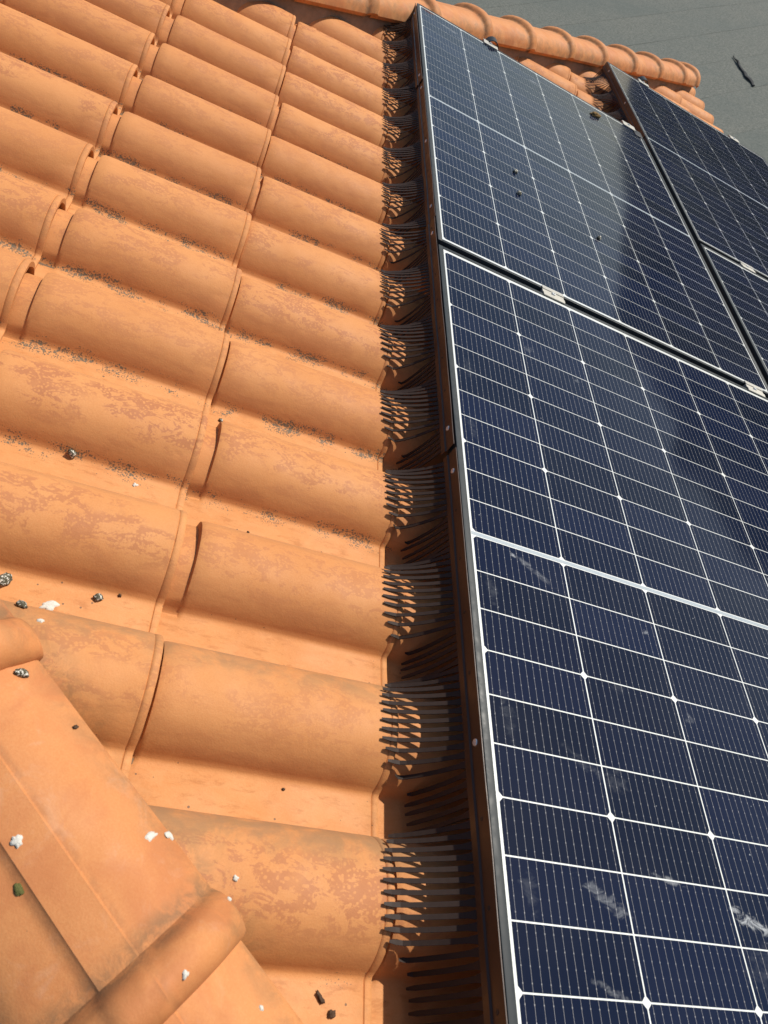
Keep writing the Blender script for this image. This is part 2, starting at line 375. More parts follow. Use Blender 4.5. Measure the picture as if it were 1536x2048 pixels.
# flat felt roof of the lower building: overlapping rolls a metre wide
felt = empty('flat_roof', Matrix.Translation((4.98, 10.2, -3.0)) @ Matrix.Rotation(math.atan2(0.69, 1.02), 4, 'Z'))
tag(felt, 'grey granulated felt flat roof lying below the tiled hip', 'roof', kind='structure')
for k in range(-9, 9):
    y0 = k * 1.0 + random.uniform(-0.05, 0.05)
    nx = 60; x0, x1 = -14.0, 18.0
    V, F = [], []
    for i in range(nx + 1):
        x = x0 + (x1 - x0) * i / nx
        wob = 0.025 * noise.noise(Vector((x * 0.7, k * 3.1, 0))) + 0.012 * noise.noise(Vector((x * 3.1, k * 3.1, 4)))
        dz = 0.010 * noise.noise(Vector((x * 0.8, k * 1.7, 9)))
        V += [(x, y0 + wob - 0.045, 0.0022 + max(0, dz) * 0.9), (x, y0 + wob + 0.06, 0.002), (x, y0 + 1.04, 0.0), (x, y0 + wob - 0.045, -0.006)]
    for i in range(nx):
        a = 4 * i; b = a + 4
        F += [(a, b, b + 1, a + 1), (a + 1, b + 1, b + 2, a + 2), (a + 3, b + 3, b, a)]
    obj('felt_roll', mesh_from('felt_roll', V, F, M_FELT, 40), felt)
me = mesh_from('deck', *box_data(-14.2, 18.2, -9.3, 9.6, -3.19, -0.02), M_WALL)
obj('building_walls', me, felt)

# torn strip in the felt
def tear():
    pts = []
    n = 16
    for i in range(n + 1):
        tt = i / n
        wdt = 0.006 + 0.085 * (tt ** 0.8) * (1 - 0.35 * (tt > 0.93)) * (0.75 + 0.4 * noise.noise(Vector((tt * 6, 1.7, 0))))
        cx = 0.03 * noise.noise(Vector((tt * 5, 7.7, 0)))
        pts.append((tt, cx, wdt))
    A = Vector((5.99, 12.06, -2.988)); B = Vector((5.93, 10.81, -2.988))
    d = (B - A); L = d.length; d.normalize(); nrm = Vector((-d.y, d.x, 0))
    V, F = [], []
    for (tt, cx, wd) in pts:
        c = A + d * (L * tt) + nrm * cx
        lift = 0.018 + 0.02 * noise.noise(Vector((tt * 7, 3, 3)))
        V += [c + nrm * (wd * 0.5), c - nrm * (wd * 0.5), c - nrm * (wd * 0.42) + Vector((0, 0, lift)), c + nrm * (wd * 0.42) + Vector((0, 0, lift))]
    for i in range(n):
        a = 4 * i; b = a + 4
        for q in range(4): F.append((a + q, a + (q + 1) % 4, b + (q + 1) % 4, b + q))
    F += [(0, 1, 2, 3), (4 * n, 4 * n + 3, 4 * n + 2, 4 * n + 1)]
    return mesh_from('felt_scrap', V, F, simple('black_bitumen', (0.022, 0.022, 0.022), 0.7, 0, 0.3, 0.3, 20))
tag(obj('felt_scrap', tear()), 'narrow ragged black strip of bitumen lying on the grey felt roof', 'felt strip')

# ------------------------------------------------------------------ tiled roof
TW = 0.2197          # cover width of a tile
HB = 0.065           # barrel height
WC = 0.086           # depth of the crowns below the panel face
V0 = 1.396           # crown of the row nearest the viewer
FAR_E, NEAR_E, PAN_E = -0.076, 0.085, 0.162
EAVE = 2.26

def prof(s, far_h=0.003):
    if s < 0:
        q = min(1, -s / -FAR_E)
        return -(HB - far_h) * (1 - max(0.0, 1 - q ** 2.2) ** 0.6)
    q = s / NEAR_E
    arc = -HB * (1 - max(0.0, 1 - q ** 2.5) ** 0.74) if q < 0.955 else -HB * (0.801 + (q - 0.955) * 4.0)
    k = 0.011                                # smooth fillet into the pan
    h = max(0.0, k - abs(arc + HB)) / k
    return max(arc, -HB) + h * h * k * 0.25

def tile_mesh(name, body, seed=0):
    fr = [0, .02, .06, .13, .22, .34, .48, .64, .82]
    ss = [FAR_E * (1 - q) for q in fr] + [NEAR_E * q for q in (0, .1, .2, .3, .4, .5, .6, .7, .78, .85, .91, .96, 1.0, 1.05, 1.11)] + [0.104, 0.125, 0.15, PAN_E]
    TILT = 0.0105
    xs = [(0.0, -0.0030, 0), (-0.0028, -0.0006, 0), (-0.007, 0, 0), (-0.0100, -0.0003, 0), (-0.0114, -0.0019, 0), (-0.0128, -0.0002, 0), (-0.05, 0, 0), (-body * 0.35, 0, 0), (-body * 0.68, 0, 0),
          (-body + 0.03, 0, 0), (-body + 0.008, -0.0006, 0), (-body + 0.002, -0.0035, 0.0), (-body, -0.011, 1), (-body - 0.035, -0.011, 1), (-body - 0.070, -0.0115, 1)]
    TH = 0.0105
    V, F = [], []
    ns = len(ss)
    for (x, dz, neck) in xs:
        tilt = -TILT * min(1.15, -x / body)
        for s in ss:
            z = prof(s)
            k = 1.0 if s < 0.055 else max(0.0, 1 - (s - 0.055) / 0.05)
            d = dz * (k if x < -0.1 else 1.0)
            if neck:
                d -= 0.008 * k * max(0.0, min(1, (0.02 - s) / 0.05))
                d = max(d, -HB - 0.004 - z)
            V.append((x, -s, z + d + tilt))
    n_top = len(V)
    for (x, dz, neck) in xs:
        tilt = -TILT * min(1.15, -x / body)
        for s in ss:
            th = TH if s < NEAR_E else 0.0075
            z = prof(s); k = 1.0 if s < 0.055 else max(0.0, 1 - (s - 0.055) / 0.05)
            d = (dz if neck else 0) * k
            V.append((x, -s, max(z + d + tilt - th * (1.35 if abs(s) > 0.03 and s < 0.07 else 1.0), -HB + tilt - 0.009)))
    nx = len(xs)
    for i in range(nx - 1):
        for j in range(ns - 1):
            a = i * ns + j
            F.append((a, a + 1, a + ns + 1, a + ns))
            b = a + n_top
            F.append((b, b + ns, b + ns + 1, b + 1))
    for i in range(nx - 1):
        for j in (0, ns - 1):
            a = i * ns + j; F.append((a, a + ns, a + ns + n_top, a + n_top))
    for j in range(ns - 1):
        for i in (0, nx - 1):
            a = i * ns + j; F.append((a, a + 1, a + 1 + n_top, a + n_top))
    # slightly warped by the kiln, lower lip worn uneven
    for i, (x, y, z) in enumerate(V):
        z += 0.0016 * noise.noise(Vector((x * 9, y * 9, seed * 7.7)))
        if x > -0.004:
            c = noise.noise(Vector((y * 70, seed * 5.1, 0)))
            x += 0.0009 * noise.noise(Vector((y * 40, seed * 3.3, 2))) - (0.0035 * (c - 0.45) if c > 0.45 else 0)
        V[i] = (x, y, z)
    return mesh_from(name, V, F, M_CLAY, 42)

tile_meshes = {b: [tile_mesh('roof_tile', b, sd_) for sd_ in range(4)] for b in (0.327, 0.336, 0.340, 0.345, 0.3485)}

# hips: plan directions of 45 degrees; points in roof coordinates (u, v, w of the cap centre line)
NEAR_HIP = (Vector((-0.513, 1.437)), Vector((1, 0.95)).normalized())
FAR_HIP = (Vector((0.317, -2.206)), Vector((1, -0.92)).normalized())

def hip_side(u, v):
    """distance from the hips, positive inside the face"""
    p = Vector((u, v))
    a = p - NEAR_HIP[0]; d = NEAR_HIP[1]; near = -( -d.y * a.x + d.x * a.y)
    b = p - FAR_HIP[0]; e = FAR_HIP[1]; far = (-e.y * b.x + e.x * b.y)
    return near, far

right_u = {-14: -.103, -13: -.095, -12: -.096, -11: -.097, -10: -.102, -9: -.094, -8: -.099, -7: -.100, -6: -.104, -5: -.097, -4: -.091, -3: -.086, -2: -.084, -1: -.097, 0: -.105}
mid_u = {-12: -.447, -11: -.445, -10: -.444, -9: -.445, -8: -.445, -7: -.449, -6: -.448, -5: -.443, -4: -.439, -3: -.446, -2: -.444, -1: -.439, 0: -.442}
rj = random.Random(11)
tile_h = {}
def add_tile(k, tail, body):
    v = V0 + TW * k + rj.uniform(-0.0015, 0.0015)
    z = -WC + rj.uniform(-0.0012, 0.0012)
    yaw = R(rj.uniform(-0.25, 0.25)); roll = R(rj.uniform(-0.5, 0.5))
    corners = [hip_side(tail + a, v + b) for a in (0, -body - 0.07) for b in (FAR_E, PAN_E)]
    nmin = min(c[0] for c in corners); nmax = max(c[0] for c in corners)
    fmin = min(c[1] for c in corners); fmax = max(c[1] for c in corners)
    MARG = 0.035
    if nmax < MARG or fmax < MARG: return
    me = rj.choice(tile_meshes[body])
    cuts = []
    if nmin < MARG: cuts.append((NEAR_HIP, 1))
    if fmin < MARG: cuts.append((FAR_HIP, -1))
    mat = Matrix.Translation((tail, -v, z)) @ Matrix.Rotation(yaw, 4, 'Z') @ Matrix.Rotation(roll, 4, 'X')
    if cuts:
        me = me.copy(); bm = bmesh.new(); bm.from_mesh(me)
        inv = mat.inverted()
        for (hp, d), sg in cuts:
            nrm2 = Vector((-d.y, d.x)) * (1 if sg > 0 else -1)   # pointing out of the face, in (u, v)
            p0 = hp - nrm2 * MARG
            co = inv @ Vector((p0.x, -p0.y, 0)); no = inv.to_3x3() @ Vector((nrm2.x, -nrm2.y, 0))
            r = bmesh.ops.bisect_plane(bm, geom=bm.verts[:] + bm.edges[:] + bm.faces[:], plane_co=co, plane_no=no, clear_outer=True)
            ed = [e for e in r['geom_cut'] if isinstance(e, bmesh.types.BMEdge)]
            try: bmesh.ops.holes_fill(bm, edges=ed, sides=0)
            except Exception: pass
        if not bm.faces: bm.free(); return
        bm.to_mesh(me); bm.free()
    o = bpy.data.objects.new('roof_tile', me); link(o, roof)
    o.matrix_local = mat

for k in range(-27, 6):
    for j in range(-5, 8):
        tail = -0.097 + 0.348 * j
        if j == 0: tail = right_u.get(k, tail + rj.uniform(-.005, .005))
        elif j == -1: tail = mid_u.get(k, -0.4445 + rj.uniform(-.004, .004))
        elif j == -2: tail = -0.793 + rj.uniform(-.003, .003)
        elif j == 7: tail = EAVE + rj.uniform(-.004, .004)
        else: tail += rj.uniform(-.006, .006)
        body = 0.327 if j == -1 else (0.340 if j not in (0, 1) else 0.3485 if j == 1 else (0.336 if k in (-2, -3) else 0.345 if k in (-4, -5, -6, -8) else 0.340))
        add_tile(k, tail, body)

# boarding under the tiles, fascia board and walls below the eave (trapezoid between the hips)
def hip_v(hip, u):
    p, d = hip; return p.y + (u - p.x) * d.y / d.x
ua, ub = -1.9, EAVE - 0.05
c4 = [(ua, hip_v(NEAR_HIP, ua)), (ub, hip_v(NEAR_HIP, ub)), (ub, hip_v(FAR_HIP, ub)), (ua, hip_v(FAR_HIP, ua))]
V = [P(u, v, 0.165) for u, v in c4] + [P(u, v, 0.19) for u, v in c4]
obj('boarding', mesh_from('boarding', V, [(0, 1, 2, 3), (4, 7, 6, 5), (0, 4, 5, 1), (1, 5, 6, 2), (2, 6, 7, 3), (3, 7, 4, 0)], M_WOOD), roof)
# fascia: vertical board in world space under the tile ends
e0 = M @ P(ub, c4[1][1], 0.15); e1 = M @ P(ub, c4[2][1] , 0.15)
Mi = M.inverted()
def world_prism(name, pts_xy, z0, z1, mat, parent):
    n = len(pts_xy)
    V = [Mi @ Vector((x, y, z0)) for x, y in pts_xy] + [Mi @ Vector((x, y, z1)) for x, y in pts_xy]
    F = [tuple(range(n)), tuple(range(2 * n - 1, n - 1, -1))] + [(i, (i + 1) % n, (i + 1) % n + n, i + n) for i in range(n)]
    return obj(name, mesh_from(name, V, F, mat), parent)
world_prism('fascia', [(e0.x - 0.005, e0.y), (e0.x + 0.03, e0.y), (e0.x + 0.03, e1.y), (e0.x - 0.005, e1.y)], e0.z - 0.20, e0.z - 0.012, M_FASCIA, roof)
world_prism('gutter', [(e0.x + 0.032, e0.y), (e0.x + 0.062, e0.y), (e0.x + 0.062, e1.y), (e0.x + 0.032, e1.y)], e0.z - 0.13, e0.z - 0.05, M_FASCIA, roof)

# neighbouring faces beyond the two hips: plain boarding that closes the roof and keeps the light out
apex_u = (FAR_HIP[0].y - NEAR_HIP[0].y + NEAR_HIP[0].x * .95 + FAR_HIP[0].x * .92) / (0.95 + 0.92)
apex = M @ P(apex_u, hip_v(NEAR_HIP, apex_u), 0.10)
for nm, hip, sg in (('near', NEAR_HIP, -1), ('far', FAR_HIP, 1)):
    e = M @ P(EAVE, hip_v(hip, EAVE), 0.10)
    V = [apex, e, Vector((apex.x - 4.0, e.y, e.z)), Vector((apex.x - 4.0, apex.y, apex.z))]
    V = [Mi @ (q - Vector((0, 0, 0.05))) for q in V]; V += [q - Vector((0, 0, 0.03)) for q in V]
    obj('boarding', mesh_from('boarding', V, [(0, 1, 2, 3), (4, 7, 6, 5), (0, 4, 5, 1), (1, 5, 6, 2), (2, 6, 7, 3), (3, 7, 4, 0)], M_CLAY), roof)
en = M @ P(EAVE, hip_v(NEAR_HIP, EAVE), 0.1); ef = M @ P(EAVE, hip_v(FAR_HIP, EAVE), 0.1)
world_prism('house_wall', [(-5.2, en.y + 0.35), (en.x - 0.35, en.y + 0.35), (en.x - 0.35, ef.y - 0.35), (-5.2, ef.y - 0.35)], -6.15, en.z - 0.30, M_WALL, roof)

# ------------------------------------------------------------------ hip caps
def cap_mesh(spine):
    LS = 1.75 if spine else 1.05; XS = 0.80 if spine else 0.85
    """one cap in its own frame: x down the hip (0 = lower end), y across, z up; a rolled collar at the lower end"""
    HW = 0.110 if spine else 0.122
    if spine:
        pr = [(HW, -0.058), (HW - 0.004, -0.050), (0.094, -0.040), (0.076, -0.0215), (0.055, -0.0095), (0.035, -0.0045), (0.0225, -0.0025), (0.0205, 0.0), (0.008, 0.0008),
              (-0.008, 0.0008), (-0.0195, 0.0), (-0.0230, -0.0034), (-0.035, -0.0050), (-0.055, -0.0075), (-0.076, -0.0125), (-0.094, -0.0205), (-HW + 0.004, -0.030), (-HW, -0.038)]
    else:
        pr = []
        for i in range(19):
            a = math.pi * i / 18
            pr.append((HW * math.cos(a), 0.079 * math.sin(a) ** 0.8 - 0.082))
    L = 0.405
    xs = [(-L, 0, .94), (-0.20, 0, .97), (-0.080, 0, 1.0), (-0.0745, 0.0008, 1.0), (-0.069, 0.0055, 1.015), (-0.062, 0.0135, 1.04), (-0.052, 0.0185, 1.06), (-0.038, 0.0210, 1.065), (-0.025, 0.0200, 1.06), (-0.014, 0.0160, 1.045), (-0.006, 0.0100, 1.03), (-0.001, 0.002, 1.01), (0.0, -0.004, 0.995)]
    xs = [(x * XS if x > -0.1 else x, l_, w_) for x, l_, w_ in xs]
    n = len(pr); V, F = [], []
    for x, lift, wd in xs:
        for i, (y, z) in enumerate(pr):
            up = LS * lift * (0.35 + 0.65 * max(0.0, 1 - (abs(y) / HW) ** 6))
            V.append((x, y * wd, z + up - 0.010 * max(0, -x) / L))
    m = len(V)
    for x, lift, wd in xs:
        for (y, z) in pr: V.append((x, y * 0.91 * wd, z - 0.012 + lift * 0.5 - 0.010 * max(0, -x) / L))
    for i in range(len(xs) - 1):
        for j in range(n - 1):
            a = i * n + j; F.append((a, a + n, a + n + 1, a + 1)); b = a + m; F.append((b, b + 1, b + n + 1, b + n))
        for j in (0, n - 1):
            a = i * n + j; F.append((a, a + n, a + n + m, a + m))
    for i in (0, len(xs) - 1):
        for j in range(n - 1):
            a = i * n + j; F.append((a, a + 1, a + 1 + m, a + m))
    return mesh_from('hip_cap', V, F, M_CAP, 38)

def hip(name, hp, ysign, w0, me, ts, label):
    p, d = hp
    root = empty(name, None, roof)
    root.matrix_local = Matrix.Identity(4)
    root['label'] = label
    th = PITCH
    up_w = Vector((math.sin(th), ysign * math.sin(th), 2 * math.cos(th))).normalized()
    ax = Vector((d.x, -d.y, 0)).normalized()          # in the roof frame
    up = (M.to_3x3().inverted() @ up_w); up = (up - ax * up.dot(ax)).normalized()
    side = up.cross(ax)
    for t in ts:
        q = P(p.x + d.x * t, p.y + d.y * t, w0) + ax * rj.uniform(-.004, .004)
        tilt = Matrix.Rotation(R(1.2 + rj.uniform(-.4, .4)), 4, 'Y') @ Matrix.Rotation(R(rj.uniform(-.6, .6)), 4, 'X')
        mt = Matrix((( ax.x, side.x, up.x, q.x), (ax.y, side.y, up.y, q.y), (ax.z, side.z, up.z, q.z), (0, 0, 0, 1)))
        o = bpy.data.objects.new('hip_cap', me); link(o, root); o.matrix_local = mt @ tilt
    # mortar bedding that fills the hollow under the caps
    V, F = [], []
    t0, t1 = ts[0] - 0.38, ts[-1] - 0.03
    n = int((t1 - t0) / 0.025)
    for i in range(n + 1):
        t = t0 + (t1 - t0) * i / n
        c = P(p.x + d.x * t, p.y + d.y * t, w0)
        for (y, z) in ((0.088, -0.20), (0.094, -0.10), (0.082, -0.062), (0.0, -0.045), (-0.082, -0.062), (-0.094, -0.10), (-0.088, -0.20)):
            jn = 0.008 * noise.noise(Vector((t * 22, y * 60, ysign * 5)))
            V.append(c + side * (y + jn) + up * (z + jn))
    for i in range(n):
        for j in range(6):
            a = i * 7 + j; F.append((a, a + 1, a + 8, a + 7))
    obj('mortar_bed', mesh_from('mortar_bed', V, F, M_MORTAR, 60), root)
    return root

CAPL = 0.375
# lower end of the near cap in view lies at about (-0.36, 1.59)
t_near = (Vector((-0.380, 1.557)) - NEAR_HIP[0]).dot(NEAR_HIP[1])
hip('near_hip', NEAR_HIP, -1, 0.020, cap_mesh(True), [t_near + CAPL * i for i in range(-3, 4)], 'row of flat backed clay hip caps in the corner beside the viewer')
t_far = (Vector((0.35, -2.14)) - FAR_HIP[0]).dot(FAR_HIP[1])
hip('far_hip', FAR_HIP, 1, 0.000, cap_mesh(False), [t_far + CAPL * i for i in range(-6, 6)] + [t_far + CAPL * 6, t_far + CAPL * 6 + 0.22], 'row of rounded clay hip caps in front of the grey felt roof')

# ------------------------------------------------------------------ solar panels
PU, PV, MG = 0.1835, 0.0715, 0.0088
CW, CL = 0.1811, 0.0695
PW, PLEN = 1.134, 1.762
MU = (PW - 6 * PU) / 2; MV = (PLEN - 24 * PV - MG) / 2
def cell_mesh(ch_far, ch_near):
    a, b, c = CW / 2, CL / 2, 0.0055
    pts = []
    pts += [(-a + c, b), (-a, b - c)] if ch_far else [(-a, b)]
    pts += [(-a, -b + c), (-a + c, -b)] if ch_near else [(-a, -b)]
    pts += [(a - c, -b), (a, -b + c)] if ch_near else [(a, -b)]
    pts += [(a, b - c), (a - c, b)] if ch_far else [(a, b)]
    n = len(pts)
    V = [(x, y, 0.0) for x, y in pts] + [(x, y, -0.0006) for x, y in pts]
    F = [tuple(range(n)), tuple(range(2 * n - 1, n - 1, -1))] + [(i, (i + 1) % n, (i + 1) % n + n, i + n) for i in range(n)]
    return mesh_from('cell', V, F, M_CELL)
cell_me = [cell_mesh(True, False), cell_mesh(False, False), cell_mesh(False, True)]
FB = 0.0125
frame_me = boxes_mesh('frame', [(0, FB, -PLEN, 0, -0.030, 0.0012), (PW - FB, PW, -PLEN, 0, -0.030, 0.0012),
                                (FB, PW - FB, -0.0095, 0, -0.030, 0.0010), (FB, PW - FB, -PLEN, -PLEN + 0.0095, -0.030, 0.0010)], M_FRAME, 0.0008)
back_me = boxes_mesh('backsheet', [(FB, PW - FB, -PLEN + 0.0095, -0.0095, -0.006, -0.00062)], M_BACK)
mid_me = boxes_mesh('middle_ribbon', [(MU - 0.002, PW - MU + 0.002, -0.0034, 0.0034, -0.0011, -0.00042)], M_RIBBON)
def panel(u, v, label):
    e = empty('solar_panel', M @ Matrix.Translation((u, -v, 0)))
    tag(e, label, 'solar panel', 'dark solar panels on the tiled roof')
    for nm, mm in (('frame', frame_me), ('backsheet', back_me)): obj(nm, mm, e)
    obj('middle_ribbon', mid_me, e, loc=(0, -(MV + 12 * PV + MG / 2), 0))
    for r in range(24):
        y = -(MV + (r + 0.5) * PV + (MG if r >= 12 else 0))
        for c in range(6):
            obj('cell', cell_me[r % 3], e, loc=(MU + (c + 0.5) * PU, y, -0.0004))
    return e
UE = -MU
V1 = -MV; V2 = V1 - 1.786
panel(UE, V1, 'large near solar panel on the right with bird smears and a wide silver middle bar')
panel(UE, V2, 'solar panel beyond the near one, its far edge close to the hip caps')
U3 = 1.148; V4 = -0.912; V3 = V4 - 1.786
panel(U3, V3, 'farthest solar panel at upper right, nearest to the grey felt roof')
panel(U3, V4, 'solar panel at the right picture edge, mostly cut off, below the farthest one')

# rails, clamps
def rail(u, v0, v1, label):
    bx = [(-0.020, 0.020, -v1, -v0, -0.074, -0.0685), (-0.020, -0.0165, -v1, -v0, -0.0685, -0.034), (0.0165, 0.020, -v1, -v0, -0.0685, -0.034),
          (-0.020, -0.006, -v1, -v0, -0.034, -0.0315), (0.006, 0.020, -v1, -v0, -0.034, -0.0315)]
    e = empty('mounting_rail', M @ Matrix.Translation((u, 0, 0)))
    tag(e, label, 'rail', 'mounting rails under the panels')
    obj('channel', boxes_mesh('channel', bx, M_ALU), e)
    obj('end_cap', boxes_mesh('end_cap', [(-0.021, 0.021, -v0 + 0.0005, -v0 + 0.008, -0.076, -0.030)], M_BLACK, 0.002), e)
VF, VF3 = V2, V3
rail(0.32, VF - 0.075, 1.78, 'aluminium rail under the two left panels, the one nearer the comb strips')
rail(1.045, VF - 0.075, 1.78, 'aluminium rail under the two left panels, the one nearer the right panels')
rail(1.39, VF3 - 0.075, 0.9, 'aluminium rail under the two right panels, nearer the left panels')
rail(2.05, VF3 - 0.075, 0.9, 'aluminium rail under the two right panels, nearer the eave')
def clamp_mesh(end):
    V, F = [], []
    prof2 = [(-0.020, 0.0014), (-0.020, 0.0042), (-0.0075, 0.0046), (-0.0065, 0.0026), (0.0065, 0.0026), (0.0075, 0.0046), (0.020, 0.0042), (0.020, 0.0014), (0.0085, 0.0014), (0.0085, -0.028), (-0.0085, -0.028), (-0.0085, 0.0014)]
    if end:
        prof2 = [(-0.018, 0.0014), (-0.018, 0.0044), (0.012, 0.0050), (0.026, 0.0044), (0.026, -0.030), (0.022, -0.030), (0.022, 0.0010), (0.004, 0.0010), (0.004, -0.03), (0.001, -0.03), (0.001, 0.0014)]
    n = len(prof2); HL = 0.033
    for x in (-HL, HL):
        for (y, z) in prof2: V.append((x, y, z))
    F = [tuple(range(n)), tuple(range(2 * n - 1, n - 1, -1))] + [(i, (i + 1) % n, (i + 1) % n + n, i + n) for i in range(n)]
    return mesh_from('clamp_body', V, F, M_ALU)
def disc_mesh(name, r, h, mat, n=14, hole=0.0):
    V = [(r * math.cos(2 * math.pi * i / n), r * math.sin(2 * math.pi * i / n), 0) for i in range(n)]
    V += [(r * .86 * math.cos(2 * math.pi * i / n), r * .86 * math.sin(2 * math.pi * i / n), h) for i in range(n)]
    V += [(r * .42 * math.cos(2 * math.pi * i / n), r * .42 * math.sin(2 * math.pi * i / n), h * 1.05) for i in range(n)]
    V += [(r * .38 * math.cos(2 * math.pi * i / n), r * .38 * math.sin(2 * math.pi * i / n), h * 0.35) for i in range(n)]
    F = []
    for k in range(3):
        for i in range(n): F.append((k * n + i, k * n + (i + 1) % n, (k + 1) * n + (i + 1) % n, (k + 1) * n + i))
    F.append(tuple(range(3 * n, 4 * n))); F.append(tuple(range(n - 1, -1, -1)))
    return mesh_from(name, V, F, mat, 35)
mid_c, end_c = clamp_mesh(False), clamp_mesh(True)
bolt_me = disc_mesh('bolt', 0.0062, 0.004, M_RIVET)
G12 = V1 - 0.012; G34 = V4 - 0.012
for (u, v, end, label) in ((0.322, G12, 0, 'silver mid clamp between the two left panels, nearer the comb strips'), (1.035, G12, 0, 'silver mid clamp between the two left panels, at the right picture edge'),
                           (1.39, G34, 0, 'silver mid clamp between the two right panels'), (0.326, VF, 1, 'silver end clamp on the far edge of the left panel, below a hip cap'),
                           (1.048, VF, 1, 'silver end clamp at the far right corner of the left panel'), (1.39, VF3, 1, 'silver end clamp on the far edge of the farthest panel, nearer the comb strip'),
                           (2.05, VF3, 1, 'silver end clamp on the far edge of the farthest panel, by the felt roof')):
    e = empty('panel_clamp', M @ Matrix.Translation((u, -v, 0)))
    tag(e, label, 'clamp', 'aluminium panel clamps')
    cb = obj('clamp_body', end_c if end else mid_c, e)
    obj('bolt', bolt_me, cb, loc=(0, 0.008 if end else 0, 0.0045 if end else 0.0026))
# black tape folded over the frame corner
me = boxes_mesh('corner_tape', [(-0.022, 0.022, -0.060, 0.0, 0.0, 0.0014), (-0.022, 0.022, 0.0, 0.0016, -0.028, 0.0014)], M_BLACK, 0.0005)
o = obj('corner_tape', me, mw=M @ Matrix.Translation((1.092, -VF + 0.0002, 0.0014)))
tag(o, 'black plastic tape folded over the far right corner of the left panel', 'tape')
# black arches standing for the shade in the open rail ends
def tube(name, pts, r, mat, n=8):
    V, F = [], []
    for i, p in enumerate(pts):
        d = (pts[min(i + 1, len(pts) - 1)] - pts[max(i - 1, 0)]).normalized()
        a = d.orthogonal().normalized() if abs(d.z) > .9 else d.cross(Vector((0, 0, 1))).normalized()
        b = d.cross(a)
        for k in range(n):
            an = 2 * math.pi * k / n; V.append(p + a * (r * math.cos(an)) + b * (r * math.sin(an)))
    for i in range(len(pts) - 1):
        for k in range(n):
            q = i * n + k; q2 = i * n + (k + 1) % n; F.append((q, q2, q2 + n, q + n))
    F += [tuple(range(n)), tuple(range(len(V) - 1, len(V) - n - 1, -1))]
    return mesh_from(name, V, F, mat, 50)
for (u, v, label) in ((0.34, VF - 0.045, 'black arch standing for the dark opening of the rail end behind the left panel clamp'), (1.40, VF3 - 0.045, 'black arch standing for the dark opening of the rail end behind the farthest panel clamp')):
    V, F = [], []
    n = 12
    for y in (0.0, 0.05):
        for rr in (0.030, 0.027):
            for i in range(n + 1):
                a = math.pi * i / n; V.append((rr * math.cos(a), y, -0.015 + rr * 1.15 * math.sin(a)))
    m = n + 1
    for i in range(n):
        F += [(i, i + 1, 2 * m + i + 1, 2 * m + i), (m + i, 3 * m + i, 3 * m + i + 1, m + i + 1), (i, m + i, m + i + 1, i + 1), (2 * m + i, 2 * m + i + 1, 3 * m + i + 1, 3 * m + i)]
    F += [(0, 2 * m, 3 * m, m), (n, m + n, 3 * m + n, 2 * m + n)]
    o = obj('rail_opening', mesh_from('rail_opening', V, F, M_BLACK, 40), mw=M @ Matrix.Translation((u, -v - 0.03, 0)))
    tag(o, label, 'rail opening', 'black arches for the dark rail openings')

